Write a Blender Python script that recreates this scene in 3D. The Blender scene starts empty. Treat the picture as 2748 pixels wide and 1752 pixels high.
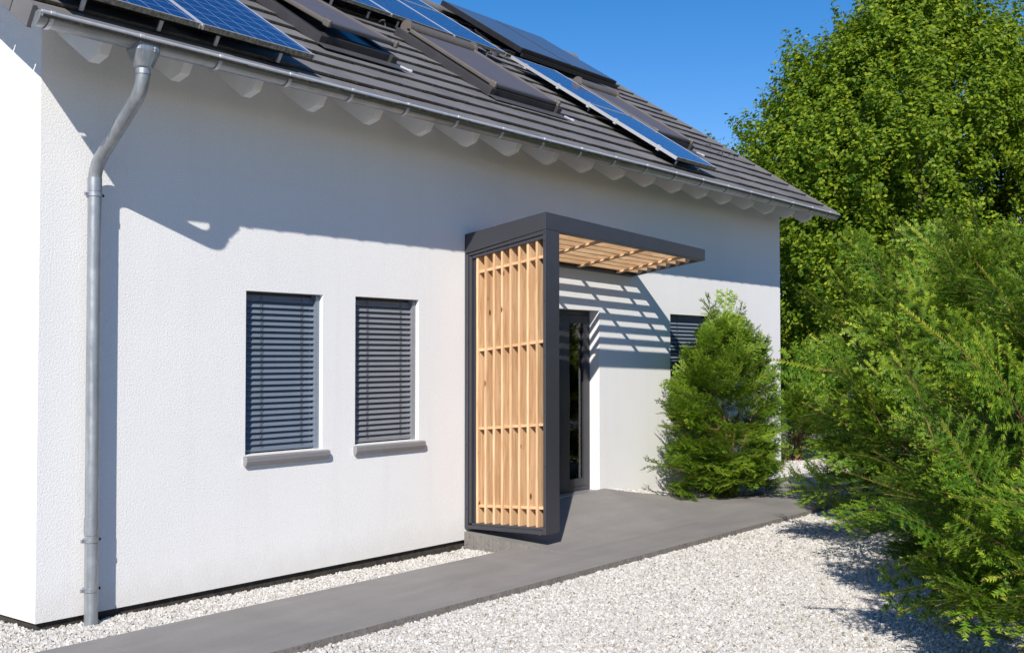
import bpy, math, random
import numpy as np
from mathutils import Vector, Matrix

# ------------------------------------------------------------------ camera, sky, sun, exposure
SC = bpy.context.scene
COL = SC.collection
CAM = (-3.848, -7.011, 1.75)
yaw = math.radians(38.275)          # camera heading, measured from the wall direction +x towards +y
pitch = math.radians(1.5275)
cd = bpy.data.cameras.new('camera'); cam = bpy.data.objects.new('camera', cd); COL.objects.link(cam)
cd.sensor_width = 36.0; cd.lens = 36.0 * 3000 / 2748; cd.clip_start = 0.1; cd.clip_end = 2000
fw = Vector((math.cos(yaw) * math.cos(pitch), math.sin(yaw) * math.cos(pitch), math.sin(pitch)))
rt = Vector((math.sin(yaw), -math.cos(yaw), 0)); up = rt.cross(fw)
M = Matrix((rt, up, -fw)).transposed().to_4x4(); M.translation = Vector(CAM); cam.matrix_world = M
SC.camera = cam

LIGHT = Vector((1.64, 1.0, -1.30)).normalized()      # direction the sunlight travels
w = bpy.data.worlds.new("World"); SC.world = w; w.use_nodes = True
nt = w.node_tree; bg = nt.nodes['Background']
sky = nt.nodes.new('ShaderNodeTexSky'); sky.sky_type = 'NISHITA'; sky.sun_disc = False
sky.sun_elevation = math.asin(-LIGHT.z)
sky.sun_rotation = math.atan2(-LIGHT.x, -LIGHT.y)
sky.air_density = 1.0; sky.dust_density = 0.0; sky.ozone_density = 4.0; sky.altitude = 300
hs = nt.nodes.new('ShaderNodeHueSaturation'); hs.inputs['Saturation'].default_value = 1.35
tint = nt.nodes.new('ShaderNodeMix'); tint.data_type = 'RGBA'; tint.blend_type = 'MULTIPLY'; tint.inputs[0].default_value = 1.0
tint.inputs[7].default_value = (1.29, .965, 1.02, 1)
nt.links.new(sky.outputs[0], hs.inputs['Color']); nt.links.new(hs.outputs[0], tint.inputs[6]); nt.links.new(tint.outputs[2], bg.inputs['Color']); bg.inputs['Strength'].default_value = 0.098
sd = bpy.data.lights.new('sun', 'SUN'); sd.energy = 4.9; sd.angle = math.radians(0.5); sd.color = (1.0, 0.935, 0.85)
so = bpy.data.objects.new('sun', sd); COL.objects.link(so)
so.rotation_euler = LIGHT.to_track_quat('-Z', 'Y').to_euler(); so.location = (-10, -10, 12)
vs = SC.view_settings
vs.view_transform = 'Standard'; vs.look = 'None'; vs.gamma = 1.0; vs.exposure = 0.36; vs.use_curve_mapping = False
try:
    SC.cycles.max_bounces = 8; SC.cycles.diffuse_bounces = 4; SC.cycles.transparent_max_bounces = 12
except Exception: pass

# ------------------------------------------------------------------ helpers
def tag(o, label=None, cat=None, group=None, kind=None):
    if label: o['label'] = label
    if cat: o['category'] = cat
    if group: o['group'] = group
    if kind: o['kind'] = kind
    return o

def empty(name, loc=(0, 0, 0)):
    o = bpy.data.objects.new(name, None); COL.objects.link(o); o.location = loc
    o.empty_display_size = 0.2
    return o

def attach(o, parent):
    o.parent = parent
    if parent is not None:
        q = parent; m = Vector((0, 0, 0))
        while q is not None:
            m += q.location; q = q.parent
        o.location = -m

class MB:
    """collects shapes (world coordinates) and links them as one mesh object"""
    def __init__(s): s.v = []; s.f = []; s.sm = []; s.uv = {}
    def add(s, vs, fs, smooth=False, uvs=None):
        b = len(s.v); s.v += [tuple(p) for p in vs]
        for k, f in enumerate(fs):
            if uvs: s.uv[len(s.f)] = uvs[k]
            s.f.append(tuple(b + i for i in f)); s.sm.append(smooth)
        return s
    def hexa(s, p):   # 8 points: bottom 0-3 (ccw from above), top 4-7
        return s.add(p, [(3, 2, 1, 0), (4, 5, 6, 7), (0, 1, 5, 4), (1, 2, 6, 5), (2, 3, 7, 6), (3, 0, 4, 7)])
    def box(s, x0, x1, y0, y1, z0, z1):
        return s.hexa([(x0, y0, z0), (x1, y0, z0), (x1, y1, z0), (x0, y1, z0), (x0, y0, z1), (x1, y0, z1), (x1, y1, z1), (x0, y1, z1)])
    def prism(s, prof, x0, x1):   # profile in (y, z), extruded along x
        n = len(prof)
        a = [(x0, y, z) for y, z in prof] + [(x1, y, z) for y, z in prof]
        fs = [tuple(range(n)), tuple(range(2 * n - 1, n - 1, -1))] + [(i, i + n, (i + 1) % n + n, (i + 1) % n) for i in range(n)]
        return s.add(a, fs)
    def tube(s, pts, rad, n=12, caps=True, smooth=True):
        pts = [Vector(p) for p in pts]
        rr = rad if isinstance(rad, (list, tuple)) else [rad] * len(pts)
        vs = []; u = None
        for i, p in enumerate(pts):
            t = ((pts[min(i + 1, len(pts) - 1)] - p).normalized() + (p - pts[max(i - 1, 0)]).normalized())
            t = t.normalized() if t.length > 1e-6 else Vector((0, 0, 1))
            if u is None: u = t.orthogonal().normalized()
            u = (u - t * u.dot(t)).normalized(); v = t.cross(u)
            for k in range(n):
                a = 2 * math.pi * k / n
                vs.append(p + (u * math.cos(a) + v * math.sin(a)) * rr[i])
        fs = [(i * n + k, i * n + (k + 1) % n, (i + 1) * n + (k + 1) % n, (i + 1) * n + k) for i in range(len(pts) - 1) for k in range(n)]
        s.add(vs, fs, smooth)
        if caps:
            s.add(vs[:n][::-1], [tuple(range(n))]); s.add(vs[-n:], [tuple(range(n))])
        return s
    def build(s, name, m, parent=None, bevel=0, smooth=None):
        me = bpy.data.meshes.new(name); me.from_pydata(s.v, [], s.f); me.materials.append(m)
        me.polygons.foreach_set('use_smooth', [smooth if smooth is not None else x for x in s.sm])
        if s.uv:
            L = me.uv_layers.new(name='UVMap')
            for i, p in enumerate(me.polygons):
                if i in s.uv:
                    for j, li in enumerate(p.loop_indices): L.data[li].uv = s.uv[i][j]
        me.update()
        o = bpy.data.objects.new(name, me); COL.objects.link(o); attach(o, parent)
        if bevel:
            b = o.modifiers.new('bevel', 'BEVEL'); b.width = bevel; b.segments = 2; b.limit_method = 'ANGLE'; b.harden_normals = False
        return o

def np_mesh(name, V, F, m, parent=None, smooth=False, attr=None):
    """V (n,3) float, F (k,c) int with constant corner count"""
    me = bpy.data.meshes.new(name); V = np.ascontiguousarray(V, np.float32); F = np.ascontiguousarray(F, np.int32)
    k, c = F.shape
    me.vertices.add(len(V)); me.vertices.foreach_set('co', V.ravel())
    me.loops.add(k * c); me.loops.foreach_set('vertex_index', F.ravel())
    me.polygons.add(k); me.polygons.foreach_set('loop_start', np.arange(0, k * c, c, dtype=np.int32))
    me.polygons.foreach_set('loop_total', np.full(k, c, np.int32))
    me.polygons.foreach_set('use_smooth', np.full(k, smooth, bool))
    me.materials.append(m)
    if attr is not None:
        a = me.attributes.new('tone', 'FLOAT', 'POINT'); a.data.foreach_set('value', np.ascontiguousarray(attr, np.float32))
    me.update(calc_edges=True)
    o = bpy.data.objects.new(name, me); COL.objects.link(o); attach(o, parent)
    return o

# ------------------------------------------------------------------ materials
class NT:
    def __init__(s, name):
        s.m = bpy.data.materials.new(name); s.m.use_nodes = True; s.n = s.m.node_tree.nodes; s.l = s.m.node_tree.links
        s.b = s.n['Principled BSDF']
    def node(s, t, **kw):
        n = s.n.new(t)
        for k, v in kw.items(): setattr(n, k, v)
        return n
    def coord(s, kind='Object', scale=(1, 1, 1)):
        tc = s.node('ShaderNodeTexCoord'); mp = s.node('ShaderNodeMapping'); mp.inputs['Scale'].default_value = scale
        s.l.new(tc.outputs[kind], mp.inputs['Vector']); return mp.outputs[0]
    def noise(s, vec, scale, detail=4, rough=.55, dist=0):
        n = s.node('ShaderNodeTexNoise'); n.inputs['Scale'].default_value = scale; n.inputs['Detail'].default_value = detail
        n.inputs['Roughness'].default_value = rough; n.inputs['Distortion'].default_value = dist
        if vec is not None: s.l.new(vec, n.inputs['Vector'])
        return n.outputs['Fac']
    def ramp(s, fac, stops):
        r = s.node('ShaderNodeValToRGB'); e = r.color_ramp.elements
        while len(e) < len(stops): e.new(0.5)
        for i, (p, c) in enumerate(stops):
            e[i].position = p; e[i].color = (*c, 1) if not isinstance(c, (int, float)) else (c, c, c, 1)
        s.l.new(fac, r.inputs[0]); return r.outputs[0]
    def mix(s, fac, a, b, mode='MIX'):
        x = s.node('ShaderNodeMix', data_type='RGBA', blend_type=mode)
        for sock, v in ((x.inputs[0], fac), (x.inputs[6], a), (x.inputs[7], b)):
            if hasattr(v, 'is_linked') or hasattr(v, 'links'): s.l.new(v, sock)
            elif isinstance(v, (int, float)): sock.default_value = v
            else: sock.default_value = (*v, 1)
        return x.outputs[2]
    def math(s, op, a, b=None, c=None):
        x = s.node('ShaderNodeMath', operation=op)
        for i, v in enumerate((a, b, c)):
            if v is None: continue
            if isinstance(v, (int, float)): x.inputs[i].default_value = v
            else: s.l.new(v, x.inputs[i])
        return x.outputs[0]
    def col(s, v):
        if isinstance(v, tuple): s.b.inputs['Base Color'].default_value = (*v, 1)
        else: s.l.new(v, s.b.inputs['Base Color'])
    def bump(s, h, strength, dist, prev=None):
        b = s.node('ShaderNodeBump'); b.inputs['Strength'].default_value = strength; b.inputs['Distance'].default_value = dist
        s.l.new(h, b.inputs['Height'])
        if prev is not None: s.l.new(prev, b.inputs['Normal'])
        s.l.new(b.outputs[0], s.b.inputs['Normal']); return b.outputs[0]
    def set(s, rough=.5, metal=0, spec=.5, coat=0):
        s.b.inputs['Roughness'].default_value = rough; s.b.inputs['Metallic'].default_value = metal
        s.b.inputs['Specular IOR Level'].default_value = spec; s.b.inputs['Coat Weight'].default_value = coat
        s.b.inputs['Coat Roughness'].default_value = .05
        return s

def mat_stucco():
    t = NT('stucco').set(.9, spec=.2); v = t.coord()
    c = t.ramp(t.noise(v, .7, 5), [(.3, (.76, .755, .745)), (.7, (.80, .798, .79))])
    g = t.ramp(t.noise(v, 90, 3, .6), [(.3, .90), (.6, 1.0)])
    c = t.mix(1.0, c, g, 'MULTIPLY')
    # faint splash dirt low on the wall and soft weathering runs
    tc = t.node('ShaderNodeTexCoord'); sp = t.node('ShaderNodeSeparateXYZ'); t.l.new(tc.outputs['Object'], sp.inputs[0])
    low = t.ramp(t.math('ADD', sp.outputs[2], t.math('MULTIPLY', t.noise(v, 7, 5, .7), .35)), [(.20, 1.0), (.42, 0.0)])
    c = t.mix(t.math('MULTIPLY', low, .35), c, (.56, .53, .48))
    run = t.ramp(t.noise(t.coord(scale=(5, 5, .35)), 1.4, 5, .6), [(.52, 0.0), (.75, 1.0)])
    c = t.mix(t.math('MULTIPLY', run, .16), c, (.62, .60, .56)); t.col(c)
    n = t.bump(t.noise(v, 75, 4, .6), .42, .009)
    return t.m
def mat_plain(name, c, rough=.5, metal=0, spec=.5, var=.12, nscale=6, bump=0, bscale=60, coat=0):
    t = NT(name).set(rough, metal, spec, coat); v = t.coord()
    lo = tuple(x * (1 - var) for x in c); hi = tuple(min(1, x * (1 + var)) for x in c)
    t.col(t.ramp(t.noise(v, nscale, 5, .6), [(.3, lo), (.7, hi)]))
    if bump: t.bump(t.noise(v, bscale, 4), bump, .004)
    return t.m
def mat_galv():
    t = NT('galvanised_metal').set(.45, .6, .5); v = t.coord()
    c = t.ramp(t.noise(v, 5, 6, .6), [(.3, (.31, .335, .36)), (.55, (.38, .405, .43)), (.8, (.47, .49, .51))])
    st = t.ramp(t.noise(t.coord(scale=(14, 14, .7)), 3, 5, .6), [(.35, .80), (.6, 1.0)])
    t.col(t.mix(1.0, c, st, 'MULTIPLY'))
    r = t.ramp(t.noise(v, 14, 4), [(.3, .30), (.7, .52)]); t.l.new(r, t.b.inputs['Roughness'])
    return t.m
def mat_tile():
    t = NT('concrete_roof_tile').set(.62, spec=.4); v = t.coord()
    g = t.node('ShaderNodeNewGeometry')
    c = t.ramp(g.outputs['Random Per Island'], [(0, (.145, .139, .140)), (.8, (.185, .178, .180)), (1, (.20, .192, .19))])
    d = t.ramp(t.noise(v, 5, 6, .65), [(.3, .82), (.65, 1.0)])
    t.col(t.mix(1.0, c, d, 'MULTIPLY')); t.bump(t.noise(v, 160, 3), .2, .003)
    return t.m
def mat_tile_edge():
    t = NT('mossy_shaded_tile_edge').set(.9, spec=.1); v = t.coord()  # dirty edge, with the shadow gap under each course mixed into its colour
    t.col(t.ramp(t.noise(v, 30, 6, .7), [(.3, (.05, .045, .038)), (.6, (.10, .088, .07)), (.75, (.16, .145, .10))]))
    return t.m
def mat_paving():
    t = NT('concrete_paving').set(.75, spec=.3); v = t.coord()
    a = t.ramp(t.noise(v, 1.1, 6, .6, .6), [(.3, (.218, .205, .195)), (.7, (.28, .265, .254))])
    b = t.ramp(t.noise(v, 60, 5, .7), [(.25, .86), (.7, 1.05)])
    c = t.ramp(t.noise(t.coord(scale=(.5, 3, 1)), 2.2, 4), [(.4, .93), (.6, 1.0)])
    t.col(t.mix(1.0, t.mix(1.0, a, b, 'MULTIPLY'), c, 'MULTIPLY')); t.bump(t.noise(v, 120, 4), .25, .003)
    return t.m
def mat_paving_side():
    t = NT('rough_concrete_edge').set(.9, spec=.1)
    v = t.coord(scale=(24, 24, 2.0)); a = t.ramp(t.noise(v, 1.2, 5, .7), [(.3, (.15, .138, .125)), (.7, (.23, .215, .20))])
    b = t.ramp(t.noise(t.coord(), 45, 5, .8), [(.36, .45), (.46, 1.0)])
    t.col(t.mix(1.0, a, b, 'MULTIPLY')); t.bump(t.noise(t.coord(), 50, 4), .6, .006)
    return t.m
def mat_gravel(base=False):
    t = NT('white_gravel').set(.8, spec=.25)
    if base:
        vo = t.node('ShaderNodeTexVoronoi'); vo.inputs['Scale'].default_value = 48; t.l.new(t.coord(), vo.inputs['Vector'])
        sep = t.node('ShaderNodeSeparateColor'); t.l.new(vo.outputs['Color'], sep.inputs[0])
        c = t.ramp(sep.outputs[0], [(0, (.32, .30, .28)), (.5, (.46, .445, .42)), (1, (.58, .57, .55))])
        e = t.ramp(vo.outputs['Distance'], [(.25, 1.0), (.75, .25)])
        t.col(t.mix(1.0, c, e, 'MULTIPLY')); t.bump(t.math('SUBTRACT', 1.0, vo.outputs['Distance']), .8, .012)
    else:
        g = t.node('ShaderNodeNewGeometry')
        c = t.ramp(g.outputs['Random Per Island'], [(0, (.20, .17, .13)), (.05, (.42, .38, .32)), (.3, (.465, .45, .425)), (.6, (.535, .525, .505)), (.85, (.58, .555, .51)), (1, (.63, .627, .615))])
        d = t.ramp(t.noise(t.coord(), 130, 3), [(.3, .86), (.7, 1.0)])
        t.col(t.mix(1.0, c, d, 'MULTIPLY'))
    return t.m
def mat_wood(axis):
    t = NT('larch_wood').set(.6, spec=.3)
    sc = {'z': (22, 22, 1.3), 'x': (1.3, 22, 22), 'y': (22, 1.3, 22)}[axis]
    oi = t.node('ShaderNodeObjectInfo'); v = t.coord(scale=sc)
    off = t.node('ShaderNodeVectorMath', operation='SCALE'); off.inputs[0].default_value = (31, 17, 23); t.l.new(oi.outputs['Random'], off.inputs['Scale'])
    ad = t.node('ShaderNodeVectorMath', operation='ADD'); t.l.new(v, ad.inputs[0]); t.l.new(off.outputs[0], ad.inputs[1]); v = ad.outputs[0]
    g = t.noise(v, 1.6, 6, .65, .6)
    c = t.ramp(g, [(.28, (.42, .235, .11)), (.48, (.61, .385, .21)), (.68, (.76, .54, .33))])
    hv = t.node('ShaderNodeHueSaturation'); t.l.new(c, hv.inputs['Color']); t.l.new(t.math('MULTIPLY_ADD', oi.outputs['Random'], .22, .88), hv.inputs['Value'])
    ks = {'z': (1, 1, .55), 'x': (.55, 1, 1), 'y': (1, .55, 1)}[axis]
    vo = t.node('ShaderNodeTexVoronoi'); vo.inputs['Scale'].default_value = 5.2
    kv = t.coord(scale=ks); a2 = t.node('ShaderNodeVectorMath', operation='ADD'); t.l.new(kv, a2.inputs[0]); t.l.new(off.outputs[0], a2.inputs[1]); t.l.new(a2.outputs[0], vo.inputs['Vector'])
    k = t.ramp(vo.outputs['Distance'], [(.05, 1.0), (.11, 0.0)])
    t.col(t.mix(k, hv.outputs[0], (.13, .05, .025)))
    t.bump(g, .12, .002)
    return t.m
def mat_solar(cell=.158, fine=0):
    t = NT('solar_cells').set(.18, spec=.6, coat=.6)
    tc = t.node('ShaderNodeTexCoord'); sp = t.node('ShaderNodeSeparateXYZ'); t.l.new(tc.outputs['UV'], sp.inputs[0])
    def line(ax, per, wd):
        p = t.math('PINGPONG', sp.outputs[ax], per / 2); return t.math('LESS_THAN', p, wd)
    l1 = t.math('MAXIMUM', line(0, cell, .0028), line(1, cell, .0022))
    bus = t.math('MAXIMUM', line(0, cell / 3, .0009), 0)
    c = t.ramp(t.noise(t.coord(), 26, 3, .8), [(.3, (.008, .020, .085)), (.7, (.013, .032, .135))])
    c = t.mix(t.math('MULTIPLY', bus, .35), c, (.3, .36, .5))
    t.col(t.mix(l1, c, (.40, .46, .62)))
    return t.m
def mat_leaf(name, dark, light, tip=None, trans=.30, rough=.45):
    t = NT(name).set(rough + .08, spec=.25)
    g = t.node('ShaderNodeNewGeometry')
    c = t.ramp(g.outputs['Random Per Island'], [(0, dark), (.75, tuple((a + b) / 2 for a, b in zip(dark, light))), (1, light)])
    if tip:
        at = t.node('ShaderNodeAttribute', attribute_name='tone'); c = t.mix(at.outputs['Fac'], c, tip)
    t.col(c)
    tr = t.node('ShaderNodeBsdfTranslucent'); tc = t.mix(1.0, c, (1.5, 1.45, .6), 'MULTIPLY'); t.l.new(tc, tr.inputs['Color'])
    ms = t.node('ShaderNodeMixShader'); ms.inputs[0].default_value = trans
    out = t.n['Material Output']; t.l.new(t.b.outputs[0], ms.inputs[1]); t.l.new(tr.outputs[0], ms.inputs[2]); t.l.new(ms.outputs[0], out.inputs['Surface'])
    return t.m
def mat_glass_dark():
    t = NT('clear_door_glass'); tr = t.node('ShaderNodeBsdfTransparent'); tr.inputs['Color'].default_value = (.80, .84, .84, 1)
    gl = t.node('ShaderNodeBsdfGlossy'); gl.inputs['Roughness'].default_value = .02; fr = t.node('ShaderNodeFresnel'); fr.inputs['IOR'].default_value = 1.75
    ms = t.node('ShaderNodeMixShader'); t.l.new(fr.outputs[0], ms.inputs[0]); t.l.new(tr.outputs[0], ms.inputs[1]); t.l.new(gl.outputs[0], ms.inputs[2])
    t.l.new(ms.outputs[0], t.n['Material Output'].inputs['Surface']); return t.m

STUCCO = mat_stucco(); GALV = mat_galv(); TILE = mat_tile(); TEDGE = mat_tile_edge()
PAVE = mat_paving(); PSIDE = mat_paving_side(); GRAV = mat_gravel(); GRAVB = mat_gravel(True)
PLINTH = mat_plain('bituminous_plinth', (.045, .038, .030), .9, var=.5, nscale=20, bump=.5)
WHITEWOOD = mat_plain('white_painted_timber', (.78, .77, .75), .6, var=.03)
ANTH = mat_plain('anthracite_aluminium', (.060, .061, .072), .42, .35, .5, var=.05, bump=.04, bscale=300)
ANTHD = mat_plain('anthracite_frame', (.028, .029, .036), .38, 0, .5, var=.08)
GUTM = mat_plain('weathered_zinc', (.36, .375, .39), .32, .85, .5, var=.16, nscale=7)
ZINC = mat_plain('highlit_zinc', (.62, .65, .68), .38, .5, .5, var=.1, nscale=20)  # paler zinc: highlights on bead and brackets are put into the colour
BLIND = mat_plain('sky_tinted_grey_blind_slat', (.175, .215, .27), .36, .2, .5, var=.05)  # grey slat metal with the blue of reflected sky painted in
BLIND2 = mat_plain('grey_blind_slat', (.22, .23, .25), .42, .15, .5, var=.05)
SILL = mat_plain('grey_aluminium_sill', (.30, .295, .30), .45, .4, .5, var=.06)
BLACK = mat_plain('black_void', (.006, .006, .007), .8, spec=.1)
ALU = mat_plain('bright_aluminium', (.72, .73, .75), .35, .6, .5, var=.06)
ALUD = mat_plain('mossy_aluminium', (.16, .15, .12), .8, .1, .3, var=.7, nscale=40)
SOLAR = mat_solar(); COLLECT = mat_plain('collector_glass', (.075, .095, .13), .32, 0, .6, var=.06, coat=.3)
WFRAME = mat_plain('dark_grey_window_frame', (.045, .044, .048), .5, .2, var=.15)
DARKMETAL = mat_plain('black_collector_frame', (.018, .018, .02), .45, .2, var=.2)
AWNING = mat_plain('grey_awning_fabric', (.085, .085, .108), .7, 0, .3, var=.06)
AWRAIL = mat_plain('brown_grey_awning_rail', (.155, .135, .12), .45, .3, var=.08)
FLASH = mat_plain('grey_flashing', (.09, .088, .095), .5, .3, var=.1)
WOODZ = mat_wood('z'); WOODY = mat_wood('y'); WOODX = mat_wood('x')
CORD = mat_plain('black_cord', (.01, .01, .012), .7)
RUBBER = mat_plain('black_rubber', (.01, .01, .01), .6)
BARK = mat_plain('grey_bark', (.04, .032, .025), .9, var=.3, nscale=12, bump=.6, bscale=30)
YEWBARK = mat_plain('reddish_yew_bark', (.20, .105, .045), .85, var=.3, nscale=25)
TWIG = mat_plain('young_green_brown_twig', (.13, .115, .035), .85, var=.4, nscale=12)
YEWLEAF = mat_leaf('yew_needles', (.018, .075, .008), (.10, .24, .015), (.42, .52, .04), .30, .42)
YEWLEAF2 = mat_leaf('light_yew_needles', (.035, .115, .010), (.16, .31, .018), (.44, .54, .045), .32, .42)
TREELEAF = mat_leaf('hornbeam_leaves', (.055, .14, .010), (.35, .42, .028), None, .44, .45)
TREELEAF2 = mat_leaf('dark_tree_leaves', (.030, .085, .009), (.14, .21, .018), None, .30, .45)
CURTAIN = mat_plain('grey_curtain', (.78, .80, .81), .8, var=.05)
GLASS = mat_glass_dark()
GRASS = mat_plain('lawn', (.045, .075, .02), .95, var=.4, nscale=8, bump=.6, bscale=40)
NBTILE = mat_plain('dark_neighbour_tiles', (.06, .055, .06), .7, var=.15, nscale=3)

# ------------------------------------------------------------------ terrain
def landing_z(x, y):
    if x < 4.3: return 0.0
    if x < 5.2: zb = .07 + (.20 - .07) * (x - 4.3) / .9
    elif x < 6.7: zb = .20 + .065 * (x - 5.2) / 1.5
    elif x < 9.2: zb = .265 * (1 - (x - 6.7) / 2.5) ** 1.2
    else: zb = 0
    return zb * max(0.0, 1 + y / 1.2) ** 1.25
def landing_edge(x):   # y of the paving's edge towards the wall
    if x <= 6.72: return 0.0
    return -0.55 * min(1, (x - 6.72) / 2.4)

g = MB(); g.add([(-400, -400, -.13), (400, -400, -.13), (400, 400, -.13), (-400, 400, -.13)], [(0, 1, 2, 3)])
o = g.build('ground', GRASS); tag(o, kind='structure')
def strip_z(x): return -.066 if x < 0 else -.066 - .009 * min(x, 4.3)
g = MB(); gx = [-12, 0, 1, 2, 3, 4.3, 4.301, 12, 22]; gy = [-16, -1.7, -.7, 0.1, 10]
gv = [(x, y, (strip_z(x) if (y >= -.71 and x < 4.3005 and x <= 4.3) else -.066)) for x in gx for y in gy]
g.add(gv, [(i * 5 + j, (i + 1) * 5 + j, (i + 1) * 5 + j + 1, i * 5 + j + 1) for i in range(8) for j in range(4)])
o = g.build('gravel_bed', GRAVB); tag(o, kind='structure')

# path: concrete slabs laid end to end
path = MB(); x = -4.0 + .03 - 1.32
while x < 18.5:
    path.box(x, x + 2.638, -1.76, -.665 if x < 7.2 else -.56, -.11, 0.0); x += 2.64
o = path.build('path', PAVE, bevel=.002); tag(o, kind='structure')
me = o.data; me.materials.append(PSIDE)
for p in me.polygons:
    if abs(p.normal.z) < .5: p.material_index = 1
# landing: gently ramped slab up to the door
ld = MB(); NX, NY = 60, 16
xs = [4.3 + (9.12 - 4.3) * i / NX for i in range(NX + 1)]
vsl = []
for xx in xs:
    ye = landing_edge(xx)
    for j in range(NY + 1):
        y = ye + (-1.2 - ye) * j / NY
        vsl.append((xx, y, landing_z(xx, y) + (.003 if j < NY else .0006)))
ld.add(vsl, [(i * (NY + 1) + j, i * (NY + 1) + j + 1, (i + 1) * (NY + 1) + j + 1, (i + 1) * (NY + 1) + j) for i in range(NX) for j in range(NY)], True)
# door recess floor and slab sides
o = ld.build('landing', PAVE); tag(o, kind='structure')
sk = MB()
for j in range(NY):
    a, b = vsl[j], vsl[j + 1]
    sk.add([a, b, (b[0], b[1], -.08), (a[0], a[1], -.08)], [(3, 2, 1, 0)])
for i in range(NX):
    a, b = vsl[i * (NY + 1)], vsl[(i + 1) * (NY + 1)]
    if xs[i] > 6.7: sk.add([a, b, (b[0], b[1], -.08), (a[0], a[1], -.08)], [(0, 1, 2, 3)])
o = sk.build('landing_edge', PSIDE); tag(o, kind='structure')
# planted gravel bed between landing and wall
bd = MB(); vb = []
BX = [6.72 + (12.5 - 6.72) * i / 50 for i in range(51)]
for xx in BX:
    ye = landing_edge(xx)
    for j in range(5):
        y = (ye + .001) * (1 - j / 4) + .04 * j / 4
        vb.append((xx, y, landing_z(xx, min(0, y)) - .012 if xx < 9.1 else landing_z(xx, 0) - .02))
bd.add(vb, [(i * 5 + j, (i + 1) * 5 + j, (i + 1) * 5 + j + 1, i * 5 + j + 1) for i in range(50) for j in range(4)])
o = bd.build('planting_bed', GRAVB); tag(o, kind='structure')

# gravel stones
rng = np.random.default_rng(4)
CN = np.array([[-1, -1, -1], [1, -1, -1], [1, 1, -1], [-1, 1, -1], [-1, -1, 1], [1, -1, 1], [1, 1, 1], [-1, 1, 1]], float)
CF = np.array([[3, 2, 1, 0], [4, 5, 6, 7], [0, 1, 5, 4], [1, 2, 6, 5], [2, 3, 7, 6], [3, 0, 4, 7]])
def rand_rot(n, r):
    q = r.normal(size=(n, 4)); q /= np.linalg.norm(q, axis=1, keepdims=True); a, b, c, d = q.T
    return np.stack([np.stack([1 - 2 * (c * c + d * d), 2 * (b * c - a * d), 2 * (b * d + a * c)], -1),
                     np.stack([2 * (b * c + a * d), 1 - 2 * (b * b + d * d), 2 * (c * d - a * b)], -1),
                     np.stack([2 * (b * d - a * c), 2 * (c * d + a * b), 1 - 2 * (b * b + c * c)], -1)], 1)
FWn, RTn, UPn, Cn = (np.array(v) for v in (fw, rt, up, Vector(CAM)))
def in_view(P, mx=.54, my=.36):
    d = P - Cn; z = d @ FWn; return (z > .5) & (np.abs(d @ RTn) < mx * z) & (np.abs(d @ UPn) < my * z)
pts = []
def scatter(x0, x1, y0, y1, dens, z, rr):
    n = int((x1 - x0) * (y1 - y0) * dens)
    P = np.stack([rng.uniform(x0, x1, n), rng.uniform(y0, y1, n), np.full(n, z)], 1)
    P = P[in_view(P)]; pts.append((P, rng.uniform(rr[0], rr[1], len(P)) * rng.choice([1, 1, 1.25], len(P)), np.zeros(len(P))))
scatter(-1, 5.5, -6.5, -1.765, 6000, -.055, (.0062, .0122))
scatter(5.5, 9.5, -6.5, -1.765, 3400, -.055, (.008, .014))
scatter(-3.5, 4.3, -.66, .0, 6000, -.052, (.0065, .0125))
scatter(-3.5, 0.0, 0, 2.5, 3800, -.052, (.0075, .0145))
scatter(9.5, 15, -4, -1.765, 900, -.055, (.012, .018))
scatter(9.0, 17, -.54, 3, 900, -.055, (.012, .018))
n = 9000; P = np.stack([rng.uniform(6.8, 9.4, n), rng.uniform(-.55, 0, n), np.zeros(n)], 1)
P = P[[p[1] > landing_edge(p[0]) + .01 for p in P]]; P[:, 2] = [landing_z(p[0], p[1]) - .004 for p in P]
pts.append((P, rng.uniform(.008, .014, len(P)), np.zeros(len(P))))
P = np.concatenate([a[0] for a in pts]); S = np.concatenate([a[1] for a in pts]); N = len(P)
P[:, 2] += rng.uniform(-.004, .008, N)
stm = (P[:, 1] > -.67) & (P[:, 0] < 4.3) & (P[:, 0] > 0); P[stm, 2] -= .009 * P[stm, 0] + .006
# a few stones heaped against the plinth
R = rand_rot(N, rng); sh = CN[None] * rng.uniform(.5, 1.15, (N, 1, 3)) * (1 + rng.uniform(-.35, .35, (N, 8, 3)))
sh *= .78 * S[:, None, None]
V = np.einsum('nij,nkj->nki', R, sh) + P[:, None, :]
F = (np.arange(N) * 8)[:, None, None] + CF[None]
o = np_mesh('gravel', V.reshape(-1, 3), F.reshape(-1, 4), GRAV)
tag(o, 'loose white crushed stone gravel beside the grey concrete path', 'gravel', kind='stuff')
print('stones', N)

# ------------------------------------------------------------------ house
XL, XR, DEPTH = 0.0, 11.34, 7.81
TP = .65; CS = math.sqrt(1 + TP * TP)
Y0, Z0 = -.72, 3.775
VL, VR = -.42, 11.70
SR = 5.52
def RP(x, s, off=0.0):       # point on the front roof slope
    return (x, Y0 + s / CS - off * TP / CS, Z0 + s * TP / CS + off / CS)
house = empty('house', (0, 0, 0))
tag(house, 'white rendered house with grey tiled roof carrying solar panels and roof windows', 'house')
W1 = (1.695, 2.490, .985, 2.262); W2 = (2.862, 3.660, .992, 2.266); W3 = (8.19, 9.30, .95, 2.272); DR = (5.0, 6.622, .235, 2.262)
def wall_top(y): return 3.695 + TP * (y + .72) if y < DEPTH / 2 else 3.695 + TP * (DEPTH - y + .72)
wm = MB(); ops = [W1, W2, W3, DR]
zs = sorted({0.0, wall_top(0), *[v for o_ in ops for v in o_[2:]]}); xs_ = sorted({XL, XR, *[v for o_ in ops for v in o_[:2]]})
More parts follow.
